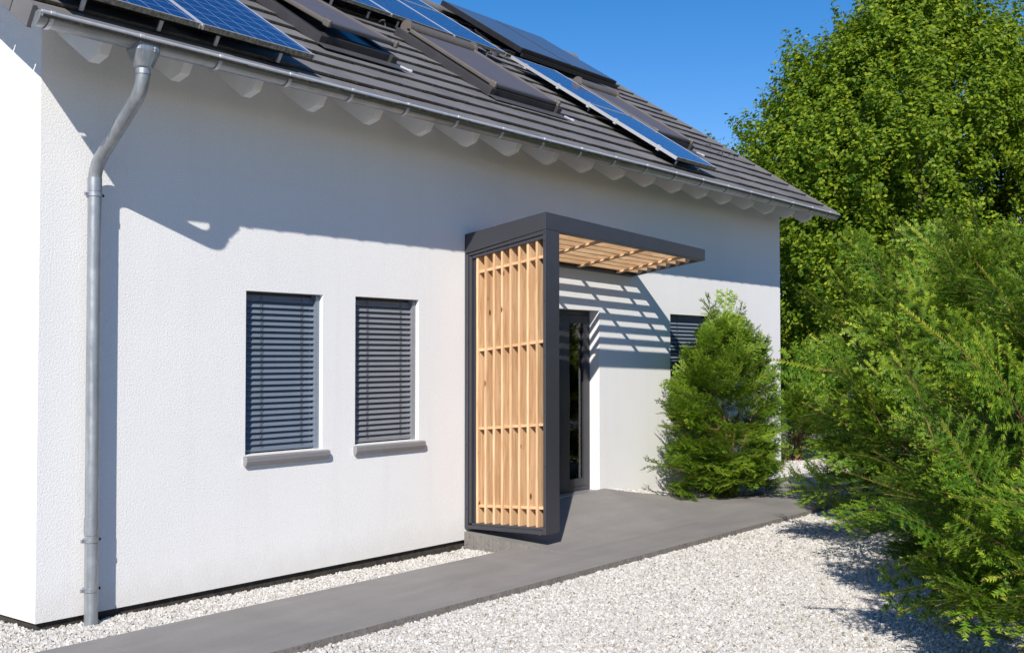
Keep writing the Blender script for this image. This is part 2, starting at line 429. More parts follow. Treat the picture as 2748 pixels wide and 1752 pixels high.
for a, b in zip(xs_, xs_[1:]):
    for c, d in zip(zs, zs[1:]):
        cx, cz = (a + b) / 2, (c + d) / 2
        if any(q[0] < cx < q[1] and q[2] < cz < q[3] for q in ops): continue
        wm.add([(a, 0, c), (b, 0, c), (b, 0, d), (a, 0, d)], [(0, 1, 2, 3)])
for q in ops:
    dp = .16 if q is not DR else .22
    x0, x1, z0, z1 = q
    wm.add([(x0, 0, z0), (x0, dp, z0), (x0, dp, z1), (x0, 0, z1)], [(3, 2, 1, 0)])
    wm.add([(x1, 0, z0), (x1, dp, z0), (x1, dp, z1), (x1, 0, z1)], [(0, 1, 2, 3)])
    wm.add([(x0, 0, z1), (x1, 0, z1), (x1, dp, z1), (x0, dp, z1)], [(0, 1, 2, 3)])
    wm.add([(x0, 0, z0), (x1, 0, z0), (x1, dp, z0), (x0, dp, z0)], [(3, 2, 1, 0)])
for xx, flip in ((XL, True), (XR, False)):
    g_ = [(xx, 0, 0), (xx, DEPTH, 0), (xx, DEPTH, wall_top(DEPTH)), (xx, DEPTH / 2, wall_top(DEPTH / 2)), (xx, 0, wall_top(0))]
    wm.add(g_, [tuple(range(5))[::-1] if flip else tuple(range(5))])
wm.add([(XL, DEPTH, 0), (XR, DEPTH, 0), (XR, DEPTH, wall_top(DEPTH)), (XL, DEPTH, wall_top(DEPTH))], [(3, 2, 1, 0)])
wm.add([(XL, 0, 0), (XR, 0, 0), (XR, DEPTH, 0), (XL, DEPTH, 0)], [(3, 2, 1, 0)])
wm.build('wall', STUCCO, house)
pl = MB()
pl.box(.025, 4.98, .03, DEPTH - .03, -.2, -.002); pl.box(6.65, XR - .025, .03, DEPTH - .03, -.2, -.002)
pl.build('plinth', PLINTH, house)

# roof: deck, tiles, verges
rf = MB()
def slab(m, x0, x1, s0, s1, o0, o1):     # slab on the front slope
    m.hexa([RP(x0, s0, o0), RP(x1, s0, o0), RP(x1, s1, o0), RP(x0, s1, o0), RP(x0, s0, o1), RP(x1, s0, o1), RP(x1, s1, o1), RP(x0, s1, o1)])
slab(rf, VL + .01, VR - .01, .06, SR, -.075, -.015)
yr, zr = RP(0, SR)[1:]
rf.hexa([(VL, yr, zr - .08), (VR, yr, zr - .08), (VR, 2 * yr - Y0, Z0 - .08), (VL, 2 * yr - Y0, Z0 - .08),
         (VL, yr, zr + .02), (VR, yr, zr + .02), (VR, 2 * yr - Y0, Z0 + .02), (VL, 2 * yr - Y0, Z0 + .02)])
deck = rf.build('roof', WHITEWOOD, house)
rr = random.Random(3)
tl = MB(); te = MB(); ROW = .322; nrow = int(SR / ROW)
for i in range(nrow + 1):
    s = i * ROW - .055; x = VL + (0 if i % 2 == 0 else -.15); k = 0
    while x < VR - .01:
        x0 = max(x, VL); x1 = min(x + .298, VR); x += .30
        if x1 - x0 < .02: continue
        j = rr.uniform(-.0025, .0025); s1 = min(s + ROW + .04, SR + .02)
        a, b = .036 + j, .006 + j
        P8 = [RP(x0, s, a - .021), RP(x1, s, a - .021), RP(x1, s1, b - .018), RP(x0, s1, b - .018), RP(x0, s, a), RP(x1, s, a), RP(x1, s1, b), RP(x0, s1, b)]
        tl.add(P8, [(3, 2, 1, 0), (4, 5, 6, 7), (1, 2, 6, 5), (2, 3, 7, 6), (3, 0, 4, 7)])
        c = (a + a - .010) / 2
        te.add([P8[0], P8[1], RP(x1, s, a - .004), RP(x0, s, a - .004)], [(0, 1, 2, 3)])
        tl.add([RP(x0, s, a - .004), RP(x1, s, a - .004), RP(x1, s, a), RP(x0, s, a)], [(0, 1, 2, 3)])
        # dark notch at the interlock
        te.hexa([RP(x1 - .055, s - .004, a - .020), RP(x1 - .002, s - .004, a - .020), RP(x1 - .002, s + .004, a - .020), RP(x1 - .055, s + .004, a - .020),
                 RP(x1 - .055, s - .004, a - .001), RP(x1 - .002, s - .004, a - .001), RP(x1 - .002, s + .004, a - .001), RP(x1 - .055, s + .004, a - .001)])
tiles = tl.build('roof_tiles', TILE, house)
te.build('tile_edge', TEDGE, house)
rg = MB(); rg.tube([(VL - .01, yr, zr + .03), (VR + .01, yr, zr + .03)], .09, 12); rg.build('ridge', TILE, house)
for i in range(nrow + 1):
    s = i * ROW
    for xa, xb in ((VL - .035, VL - .002), (VR + .002, VR + .035)):
        vg = MB(); slab(vg, xa, xb, s - .05 + (.075 if i == 0 else 0), min(s + ROW - .062, SR), -.095, .047); vg.build('verge_tile', TILE, house, bevel=.003)
# gable overhang soffits (white)
for xa, xb in ((VL, XL - .001), (XR + .001, VR)):
    sf = MB(); slab(sf, xa + .01, xb - .01, .1, SR, -.088, -.076); sf.build('soffit', WHITEWOOD, house)

# rafters
for k in range(0, 20):
    xc = .135 + .6155 * k + .0
    if xc > VR - .05: continue
    def dk(y): return 3.690 + TP * (y + .72)
    prof = [(.0, dk(0)), (-.575, dk(-.575)), (-.56, 3.75), (-.52, 3.688), (-.405, 3.655), (.0, 3.655 + .405 * TP)]
    m = MB(); m.prism(prof[::-1], xc - .036, xc + .036); m.build('rafter', WHITEWOOD, house)

# gutter
GY, GZ, GR = -.685, 3.785, .066
gt = MB(); n = 14
ring = [(GY + GR * math.cos(math.pi + math.pi * i / n), GZ + GR * math.sin(math.pi + math.pi * i / n)) for i in range(n + 1)]
ringi = [(GY + (GR - .004) * math.cos(math.pi + math.pi * i / n), GZ + (GR - .004) * math.sin(math.pi + math.pi * i / n)) for i in range(n + 1)]
for a, b in zip(ring, ring[1:]):
    gt.add([(VL, *a), (VR, *a), (VR, *b), (VL, *b)], [(0, 1, 2, 3)], True)
for a, b in zip(ringi, ringi[1:]):
    gt.add([(VL, *a), (VR, *a), (VR, *b), (VL, *b)], [(3, 2, 1, 0)], True)
bead = MB(); bead.tube([(VL, GY - GR - .010, GZ + .006), (VR, GY - GR - .010, GZ + .006)], .0115, 10)
for xx in (2.2 + .9, 6.05, 9.1):       # sleeve joints
    rj = [(GY + (GR + .0025) * math.cos(math.pi + math.pi * i / n), GZ + (GR + .0025) * math.sin(math.pi + math.pi * i / n)) for i in range(n + 1)]
    for a, b in zip(rj, rj[1:]): gt.add([(xx, *a), (xx + .05, *a), (xx + .05, *b), (xx, *b)], [(0, 1, 2, 3)], True)
gutter = gt.build('gutter', GUTM, house)
bead.build('bead', ZINC, gutter)
gz = GZ - .001
for xx, fl in ((VL - .003, 0), (VR + .003, 1)):
    m = MB(); rc = [(GY + (GR + .006) * math.cos(math.pi + math.pi * i / n), GZ + (GR + .006) * math.sin(math.pi + math.pi * i / n)) for i in range(n + 1)]
    rc += [(GY + .03, GZ + .012), (GY - .055, GZ + .018)]
    m.prism(rc[::-1], xx - .004, xx + .004); m.build('end_cap', GALV, gutter, bevel=.0015)
for k in range(20):
    xx = -.362 + .6165 * k + (.012 if k == 0 else 0)
    if xx > VR - .02: break
    m = MB(); ro = GR + .0045
    arc = [(GY + ro * math.cos(a), GZ + ro * math.sin(a)) for a in [math.pi * (1.0 + .62 * i / 8) for i in range(9)]]
    arc2 = [(GY + (ro + .003) * math.cos(a), GZ + (ro + .003) * math.sin(a)) for a in [math.pi * (1.0 + .62 * i / 8) for i in range(9)]]
    for i in range(8):
        m.hexa([(xx - .014, *arc[i + 1]), (xx + .014, *arc[i + 1]), (xx + .014, *arc[i]), (xx - .014, *arc[i]),
                (xx - .014, *arc2[i + 1]), (xx + .014, *arc2[i + 1]), (xx + .014, *arc2[i]), (xx - .014, *arc2[i])])
    m.tube([(xx - .015, GY - GR - .010, GZ + .006), (xx + .015, GY - GR - .010, GZ + .006)], .0155, 10)
    # folded strap hanging from the bead
    m.hexa([(xx - .010, GY - GR * .80 - .012, GZ - .047), (xx + .010, GY - GR * .80 - .012, GZ - .047), (xx + .010, GY - GR * .80, GZ - .047), (xx - .010, GY - GR * .80, GZ - .047),
            (xx - .010, GY - GR - .020, GZ - .004), (xx + .010, GY - GR - .020, GZ - .004), (xx + .010, GY - GR - .008, GZ - .004), (xx - .010, GY - GR - .008, GZ - .004)])
    m.build('bracket', ZINC, gutter)

# hopper and downpipe
PX = .335; PYW = -.10; PR = .0445
hp = MB()
HX = .315
top = [(HX + .105 * math.cos(a) * (1 if abs(math.cos(a)) < .9 else 1), GY + .078 * math.sin(a), 3.765) for a in [2 * math.pi * i / 20 for i in range(20)]]
def ell(cx, cy, rx, ry, z, p=.6):
    r = []
    for i in range(24):
        a = 2 * math.pi * i / 24; c, s_ = math.cos(a), math.sin(a)
        r.append((cx + rx * math.copysign(abs(c) ** p, c), cy + ry * math.copysign(abs(s_) ** p, s_), z))
    return r
lv = [ell(HX, GY, .090, .078, 3.775, .45), ell(HX, GY, .093, .080, 3.715, .45), ell(HX, GY, .091, .078, 3.705, .5), ell(HX, GY, .060, .056, 3.615, .85), ell(HX, GY, .057, .054, 3.612, .9), ell(HX, GY, .048, .048, 3.605, 1), ell(HX, GY, .048, .048, 3.57, 1)]
vv = [p for l_ in lv for p in l_]
hp.add(vv, [(i * 24 + k, (i + 1) * 24 + k, (i + 1) * 24 + (k + 1) % 24, i * 24 + (k + 1) % 24) for i in range(6) for k in range(24)], False)
for a in range(6):      # pressed star mark
    an = math.pi * a / 6; dx, dz = .016 * math.cos(an), .016 * math.sin(an)
    hp.tube([(HX + .03 - dx, GY - .083, 3.725 - dz), (HX + .03 + dx, GY - .083, 3.725 + dz)], .0022, 5)
pp = MB()
def arcpts(p0, p1, p2, n=6):
    p0, p1, p2 = Vector(p0), Vector(p1), Vector(p2)
    return [p0 * (1 - t) ** 2 + p1 * 2 * t * (1 - t) + p2 * t * t for t in [i / n for i in range(n + 1)]]
e1 = arcpts((HX, GY, 3.60), (HX, GY, 3.475), (HX + .006, GY + .105, 3.40)); e2 = arcpts((PX - .004, PYW - .075, 3.09), (PX, PYW, 3.02), (PX, PYW, 2.93))
pp.tube(e1 + e2 + [(PX, PYW, 1.5), (PX + .004, PYW, -.07)], PR, 24)
down = pp.build('downpipe', GALV, house)
hp.build('hopper', GALV, down, smooth=False)
m = MB(); m.tube([(PX, PYW, 2.96), (PX, PYW, 2.87)], PR + .003, 20); m.build('sleeve', GALV, down)
m = MB(); m.tube([(PX, PYW, .66), (PX, PYW, .55)], PR + .003, 20); m.build('sleeve', GALV, down)
for zc in (2.845, .513, .183):
    m = MB(); m.tube([(PX, PYW, zc - .012), (PX, PYW, zc + .012)], PR + .006, 20)
    m.box(PX - PR - .028, PX - PR + .004, PYW - .01, PYW + .01, zc - .011, zc + .011)
    m.tube([(PX, PYW, zc), (PX, 0.0, zc)], .006, 8)
    c_ = m.build('clamp', GALV, down)
    m = MB(); m.tube([(PX + PR, PYW + .004, zc), (PX + PR + .026, PYW + .004, zc)], .010, 8); m.build('bolt', RUBBER, down)

# windows with outside venetian blinds
def window(q, blindm, nsl):
    x0, x1, z0, z1 = q
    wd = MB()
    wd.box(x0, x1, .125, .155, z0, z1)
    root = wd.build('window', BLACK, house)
    m = MB(); t_ = .045
    for a in ((x0, x0 + t_, z0, z1), (x1 - t_, x1, z0, z1), (x0 + t_, x1 - t_, z1 - t_, z1), (x0 + t_, x1 - t_, z0, z0 + t_)):
        m.box(a[0], a[1], .100, .124, a[2], a[3])
    m.build('frame', ANTHD, root)
    m = MB(); m.box(x0 + .002, x0 + .030, .040, .098, z0, z1 - .002); m.build('guide_rail', blindm, root)
    m = MB(); m.box(x1 - .042, x1 - .002, .040, .098, z0 + .0, z1 - .002)
    for i in range(18):
        zz = z0 + .05 + i * (z1 - z0 - .1) / 17
        m.box(x1 - .026, x1 - .020, .038, .0405, zz - .006, zz + .006)
    m.build('guide_rail', blindm, root)
    m = MB(); H = z1 - z0 - .05; ps = H / nsl; pr = random.Random(int(x0 * 10))
    xa, xb = x0 + .034, x1 - .046
    for i in range(nsl):
        zc = z1 - .03 - (i + .5) * ps; tw = pr.uniform(-.002, .002)
        prof = [(.092, zc + ps * .60), (.086 + tw, zc + ps * .36), (.076, zc + ps * .04), (.064 + tw, zc - ps * .30), (.060, zc - ps * .46)]
        th = .0012
        pp_ = prof + [(y + th, z + th) for y, z in prof[::-1]]
        nn = len(prof)
        for a, b in zip(prof, prof[1:]):
            m.add([(xa, a[0], a[1]), (xb, a[0], a[1]), (xb, b[0], b[1]), (xa, b[0], b[1])], [(3, 2, 1, 0)], True)
    m.build('blind', blindm, root)
    m = MB(); m.box(xa, xb, .062, .092, z0 + .012, z0 + .036); m.build('bottom_rail', blindm, root, bevel=.004)
    for fx in (.21, .79):
        xx = xa + (xb - xa) * fx; m = MB()
        m.tube([(xx, .050, z0 + .05), (xx, .050, z1)], .0016, 5); m.tube([(xx + .016, .052, z0 + .05), (xx + .016, .052, z1)], .0014, 5)
        m.build('cord', CORD, root)
    m = MB(); m.prism([(.10, z0 - .001), (.10, z0 - .02), (-.020, z0 - .088), (-.030, z0 - .086), (-.046, z0 - .052), (-.044, z0 - .020), (-.034, z0 - .012)], x0 - .018, x1 + .052)
    m.build('sill', SILL, root, bevel=.003)
    return root
window(W1, BLIND, 26); window(W2, BLIND2, 26); window(W3, BLIND, 27)

# entrance door in its recess
x0, x1, z0, z1 = DR; yd = .13
dm = MB()
def frame_rect(m, a, b, c, d, t, y0_, y1_):
    m.box(a, a + t, y0_, y1_, c, d); m.box(b - t, b, y0_, y1_, c, d); m.box(a + t, b - t, y0_, y1_, d - t, d); m.box(a + t, b - t, y0_, y1_, c, c + t)
frame_rect(dm, x0, x1 - .0, z0 + .02, z1 - .002, .055, yd, yd + .07)
door = dm.build('door', ANTHD, house, bevel=.003)
m = MB(); frame_rect(m, 6.13, 6.566, z0 + .076, z1 - .058, .085, yd - .008, yd + .05); m.build('side_light_frame', ANTHD, door, bevel=.003)
m = MB(); m.box(6.216, 6.480, yd + .012, yd + .018, z0 + .162, z1 - .144); m.build('pane', GLASS, door)
m = MB(); frame_rect(m, 5.056, 6.128, z0 + .076, z1 - .058, .10, yd - .014, yd + .045); m.box(5.16, 5.55, yd + .0, yd + .04, z0 + .18, z1 - .16); m.build('door_leaf', ANTHD, door, bevel=.003)
m = MB(); m.box(5.552, 6.026, yd + .012, yd + .018, z0 + .178, z1 - .160); m.build('pane', GLASS, door)
m = MB(); m.tube([(5.62, yd - .05, .9), (5.62, yd - .05, 1.75)], .014, 10); m.tube([(5.62, yd - .05, 1.0), (5.62, yd - .0, 1.0)], .008, 8); m.tube([(5.62, yd - .05, 1.65), (5.62, yd - .0, 1.65)], .008, 8); m.build('handle', ALU, door)
m = MB()
for i in range(8):
    xx = 6.30 + i * .0245; m.tube([(xx, yd + .034 + .006 * (i % 2), z0 + .165), (xx, yd + .034 + .006 * (i % 2), z1 - .147)], .015, 8)
m.build('curtain', CURTAIN, door)
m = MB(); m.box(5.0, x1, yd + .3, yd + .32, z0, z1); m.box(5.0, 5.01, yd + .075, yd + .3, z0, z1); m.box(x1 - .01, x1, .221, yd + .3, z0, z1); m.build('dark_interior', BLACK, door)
m = MB(); m.box(x0 + .003, x1 - .003, -.002, yd + .1, z0 + .003, z0 + .021); m.build('threshold', SILL, door)

# solar panels
def solar(x0, x1, s0, s1, off=.155, legs=True):
    fr = MB(); t_ = .014
    for a in ((x0, x0 + t_, s0, s1), (x1 - t_, x1, s0, s1), (x0 + t_, x1 - t_, s1 - t_, s1)):
        slab(fr, a[0], a[1], a[2], a[3], off - .038, off)
    root = fr.build('solar_panel', ALU, house)
    m = MB(); slab(m, x0 + t_, x1 - t_, s0, s0 + .008, off - .038, off - .001); m.build('lower_edge', ALUD, root)
    m = MB(); slab(m, x0 + t_, x1 - t_, s0 + .008, s0 + t_ + .004, off - .010, off + .0); m.build('edge_strip', ALU, root)
    m = MB()
    a, b, c, d = x0 + t_, x1 - t_, s0 + t_ + .004, s1 - t_
    m.add([RP(a, c, off - .003), RP(b, c, off - .003), RP(b, d, off - .003), RP(a, d, off - .003)], [(0, 1, 2, 3)],
          uvs=[[(0.012, 0.012), (b - a + .012, .012), (b - a + .012, d - c + .012), (.012, d - c + .012)]])
    slab(m, a, b, c, d, off - .036, off - .006)
    m.build('cell_sheet', SOLAR, root)
    if legs:
        for fx in (.22, .78):
            m = MB(); xx = x0 + (x1 - x0) * fx; slab(m, xx - .018, xx + .018, s0 + .09, s1 - .03, off - .075, off - .039)
            m.build('mounting_rail', DARKMETAL, root)
            m = MB(); slab(m, xx - .014, xx + .014, s0 + .10, s0 + .112, .03, off - .076); m.build('roof_hook', ALU, root)
    return root
SP = [(-.26, .745, .13, 1.78, .182), (.76, 1.765, .13, 1.78, .182),
      (4.04, 5.02, 3.0, 4.30, .182), (5.035, 6.08, 3.0, 4.30, .182), (6.095, 7.08, 3.0, 4.30, .182),
      (5.035, 6.08, 4.32, 5.4, .182), (6.095, 7.08, 4.32, 5.4, .182),
      (7.30, 8.26, .22, 1.66), (7.30, 8.26, 1.675, 3.10)]
for q in SP: solar(*q)
# clamps along the near edge of the upright pair
for s in (.5, 1.2, 1.66, 2.2, 2.8):
    m = MB(); slab(m, 7.285, 7.315, s - .02, s + .02, .10, .164); m.build('panel_clamp', ALU, house)
# thermal collectors
for xa, xb in ((8.15, 9.33), (9.345, 10.52)):
    m = MB(); slab(m, xa, xb, 3.70, 5.45, .12, .195)
    root = m.build('thermal_collector', DARKMETAL, house, bevel=.004)
    m = MB(); slab(m, xa + .03, xb - .03, 3.73, 5.42, .1955, .199); m.build('collector_glass', COLLECT, root)
    m = MB(); slab(m, xa + .0, xb - .0, 3.64, 3.68, .09, .14); m.build('collector_rail', DARKMETAL, root)
m = MB(); m.tube([RP(8.1, 3.75, .08), RP(7.9, 3.72, .09), RP(7.72, 3.6, .10), RP(7.6, 3.62, .04)], .022, 10); m.tube([RP(8.12, 4.6, .08), RP(7.95, 4.4, .09), RP(7.85, 4.0, .08), RP(7.7, 3.8, .05)], .014, 8); m.build('collector_pipe', DARKMETAL, house)
m = MB(); m.tube([RP(7.45, 3.5, .0), RP(7.45, 3.5, .12)], .06, 16); m.build('roof_vent', FLASH, house)
# snow hooks
for x, s in ((10.6, 1.80), (10.49, 1.5), (11.02, 1.60), (4.93, 2.98)):
    m = MB(); m.tube([RP(x - .02, s + .05, .03), RP(x - .02, s, .085), RP(x, s - .02, .095), RP(x + .02, s, .085), RP(x + .02, s - .05, .03)], .007, 6); m.build('snow_hook', FLASH, house)

# roof windows with outside awning blinds
def roof_window(x0, x1, s0, s1, open_=0.0):
    m = MB()
    # flashing frame
    for a in ((x0 - .05, x0 + .03, s0 - .06, s1 + .1), (x1 - .03, x1 + .05, s0 - .06, s1 + .1), (x0 + .03, x1 - .03, s0 - .02, s0 + .07), (x0 + .03, x1 - .03, s1 - .05, s1 + .1)):
        slab(m, a[0], a[1], a[2], a[3], .02, .112)
    root = m.build('roof_window', WFRAME, house, bevel=.006)
    m = MB(); slab(m, x0 - .07, x1 + .09, s0 - .20, s0 - .062, .042, .048); m.build('apron_flashing', FLASH, root)
    m = MB(); slab(m, x0 + .03, x1 - .03, s0 + .07, s1 - .05, .06, .09); m.build('pane', COLLECT, root)
    def q(x, s, o_): # sash plane lifted at the bottom when the window is open
        return RP(x, s, o_ + .040 + open_ * (s1 - s) / (s1 - s0))
    def sl(m_, xa, xb, sa, sb, oa, ob):
        m_.hexa([q(xa, sa, oa), q(xb, sa, oa), q(xb, sb, oa), q(xa, sb, oa), q(xa, sa, ob), q(xb, sa, ob), q(xb, sb, ob), q(xa, sb, ob)])
    for xa in (x0, x1 - .042):
        m = MB(); sl(m, xa, xa + .042, s0, s1, .084, .128); m.build('side_rail', AWRAIL, root, bevel=.012)
    m = MB(); sl(m, x0 + .044, x1 - .044, s0 + .05, s1 - .03, .100, .108); m.build('awning', AWNING, root)
    m = MB(); sl(m, x0 + .044, x1 - .044, s0 - .02, s0 + .048, .078, .118); m.build('bottom_bar', FLASH, root, bevel=.010)
    # roller box with rounded caps at the top
    m = MB(); c0, c1 = Vector(q(x0 + .0, s1 + .02, .115)), Vector(q(x1, s1 + .02, .115))
    m.tube([c0 + Vector((.03, 0, 0)), c1 - Vector((.03, 0, 0))], .066, 18); m.build('roller_box', AWRAIL, root)
    for c in (c0, c1 - Vector((.03, 0, 0))):
        m = MB(); m.tube([c, c + Vector((.03, 0, 0))], .082, 20); m.build('end_cap', AWRAIL, root, bevel=.004)
    for xa in (x0 - .006, x1 - .036):
        m = MB(); sl(m, xa, xa + .042, s0 - .045, s0 + .045, .070, .138); m.build('bottom_cap', AWRAIL, root, bevel=.014)
    m = MB(); m.tube([RP(x1 + .04, s0 - .13, .055), RP(x1 + .11, s0 - .20, .055)], .012, 8); m.tube([RP(x1 + .10, s0 - .19, .055), RP(x1 + .125, s0 - .21, .055)], .018, 8); m.build('drain_clip', ALU, root)
    return root
roof_window(2.72, 3.58, 1.27, 2.62, .07)
roof_window(4.95, 6.08, 1.17, 2.62)
roof_window(8.33, 9.25, 1.30, 2.72)

# ------------------------------------------------------------------ entrance canopy
CX0, CX1, CF_ = 4.30, 7.30, -.97
def lerp(a, b, t): return a + (b - a) * t
def ctop(x, y):
    u = (x - CX0) / (CX1 - CX0); v = -y / .97
    return lerp(lerp(2.922, 3.065, v), lerp(2.80, 2.945, v), u)
def cbot(x, y):
    u = (x - CX0) / (CX1 - CX0); v = -y / .97
    return lerp(lerp(2.735, 2.908, v), lerp(2.678, 2.820, v), u)
canopy = empty('entrance_canopy', (4.3, 0, .1))
tag(canopy, 'anthracite metal entrance canopy with larch slat side screen in front of the house door', 'canopy')
def beam(m, xa, xb, ya, yb, lo=0.0, hi=0.0):
    P = [(xa, ya), (xb, ya), (xb, yb), (xa, yb)]
    m.hexa([(x, y, cbot(x, y) + lo) for x, y in P] + [(x, y, ctop(x, y) + hi) for x, y in P])
e_ = .0
m = MB(); beam(m, CX0, CX1, CF_, CF_ + .06); m.build('front_beam', ANTH, canopy, bevel=.003)
m = MB(); beam(m, CX0 + .0, CX0 + .055, CF_ + .061, -.002); m.build('side_beam', ANTH, canopy, bevel=.003)
m = MB(); beam(m, CX1 - .05, CX1 - .001, CF_ + .061, -.002); m.build('side_beam', ANTH, canopy, bevel=.003)
m = MB(); beam(m, CX0 + .056, CX1 - .051, -.062, -.002); m.build('back_beam', ANTH, canopy, bevel=.003)
# side screen frame
fbz = lambda y: .107 + (.138 - .107) * (-y / .97)
m = MB(); m.hexa([(CX0, CF_, fbz(CF_)), (CX0 + .215, CF_, fbz(CF_)), (CX0 + .215, CF_ + .03, fbz(CF_)), (CX0, CF_ + .03, fbz(CF_)),
                  (CX0, CF_, cbot(CX0, CF_) - .001), (CX0 + .215, CF_, cbot(CX0 + .215, CF_) - .001), (CX0 + .215, CF_ + .03, cbot(CX0, CF_ + .03) - .006), (CX0, CF_ + .03, cbot(CX0, CF_ + .03) - .002)])
post = m.build('front_post', ANTH, canopy, bevel=.003)
for zz in (.22, .75, 1.25, 1.75, 2.25, 2.80, 2.88):
    s_ = MB(); s_.tube([(CX0 - .002, CF_ + .013, zz), (CX0 + .004, CF_ + .013, zz)], .006, 8); s_.build('screw', RUBBER, post)
m = MB(); m.box(CX0, CX0 + .215, -.045, -.002, .108, cbot(CX0, -.045) - .012)
m.box(CX0 + .012, CX0 + .205, -.078, -.046, .16, cbot(CX0, -.07) - .04)
m.box(CX0 + .045, CX0 + .19, -.112, -.079, .166, cbot(CX0, -.08) - .05)
wallpost = m.build('wall_post', ANTH, canopy, bevel=.003)
for zz in (.3, .9, 1.5, 2.1): 
    s_ = MB(); s_.tube([(CX0 - .002, -.03, zz), (CX0 + .004, -.03, zz)], .006, 8); s_.build('screw', RUBBER, wallpost)
def yrail(m_, xa, xb, ya, yb, za0, za1, zb0, zb1):
    m_.hexa([(xa, ya, za0), (xb, ya, za0), (xb, yb, zb0), (xa, yb, zb0), (xa, ya, za1), (xb, ya, za1), (xb, yb, zb1), (xa, yb, zb1)])
m = MB(); yrail(m, CX0 + .001, CX0 + .214, CF_ + .031, -.046, .136, .172, .108, .142); yrail(m, CX0 + .014, CX0 + .20, CF_ + .031, -.079, .173, .196, .143, .164); m.build('bottom_rail', ANTH, canopy, bevel=.003)
m = MB(); yrail(m, CX0 + .008, CX0 + .055, CF_ + .031, -.046, cbot(4.3, CF_) - .045, cbot(4.3, CF_) - .006, cbot(4.3, 0) - .022, cbot(4.3, 0) + .0)
yrail(m, CX0 + .022, CX0 + .055, CF_ + .031, -.079, cbot(4.3, CF_) - .083, cbot(4.3, CF_) - .046, cbot(4.3, 0) - .050, cbot(4.3, 0) - .024); m.build('top_rail', ANTH, canopy, bevel=.003)
m = MB(); m.box(CX0 + .07, CX0 + .205, CF_ + .031, CF_ + .06, .2, 2.8); m.build('post_return', ANTH, canopy)
# larch slats of the side screen
ys = [-.130, -.232, -.333, -.433, -.534, -.636, -.738, -.842]
for y in ys:
    m = MB(); t = (-y) / .97
    m.box(CX0 + .035, CX0 + .155, y - .012, y + .012, lerp(.150, .168, t), lerp(2.78, 2.90, t)); m.build('slat', WOODZ, canopy, bevel=.0015)
for zw, zf in ((2.545, 2.665), (1.80, 1.89), (1.055, 1.13), (.322, .370)):
    m = MB(); yrail(m, CX0 + .050, CX0 + .100, CF_ + .05, -.052, zf - .013, zf + .013, zw - .013, zw + .013); m.build('batten', WOODY, canopy, bevel=.0015)
# roof slats run parallel to the wall
for k in range(7):
    y = -.115 - .125 * k
    m = MB(); xa, xb = CX0 + .06, CX1 - .055
    P = [(xa, y - .009), (xb, y - .009), (xb, y + .009), (xa, y + .009)]
    m.hexa([(a, b, cbot(a, b) + .022) for a, b in P] + [(a, b, cbot(a, b) + .086) for a, b in P]); m.build('roof_slat', WOODX, canopy, bevel=.0015)
for xb_ in (5.30, 6.12, 6.90):
    m = MB(); P = [(xb_ - .028, CF_ + .065), (xb_ + .028, CF_ + .065), (xb_ + .028, -.066), (xb_ - .028, -.066)]
    m.hexa([(a, b, cbot(a, b) + .002) for a, b in P] + [(a, b, cbot(a, b) + .0215) for a, b in P]); m.build('roof_batten', WOODY, canopy, bevel=.0015)

# ------------------------------------------------------------------ plants
def needle_line(p0, p1, side, nrm, spacing, ln, wd, r, t0, t1):
    """flat rows of needles on both sides of a twig; returns (n,3,3) triangles and (n,3) tone"""
    L = np.linalg.norm(p1 - p0); n = max(2, int(L / spacing)); t = (np.arange(n) + r.uniform(0, 1, n) * .6) / n
    ax = (p1 - p0) / L; base = p0 + np.outer(t, p1 - p0)
    out = []; ton = []
    for sg in (-1, 1):
        le = ln * (.75 + .35 * r.uniform(size=n)) * (1 - .45 * t ** 3)
        d = ax * (.55 + .25 * t[:, None]) + sg * side * .8 + nrm * r.uniform(-.05, .40, (n, 1))
        d /= np.linalg.norm(d, axis=1, keepdims=True)
        wv = ax * wd
        out.append(np.stack([base - wv * .5, base + wv * .5 + d * .001, base + d * le[:, None]], 1))
        tt = np.clip(t0 + (t1 - t0) * t, 0, 1); ton.append(np.stack([tt] * 3, 1))
    return np.concatenate(out), np.concatenate(ton)

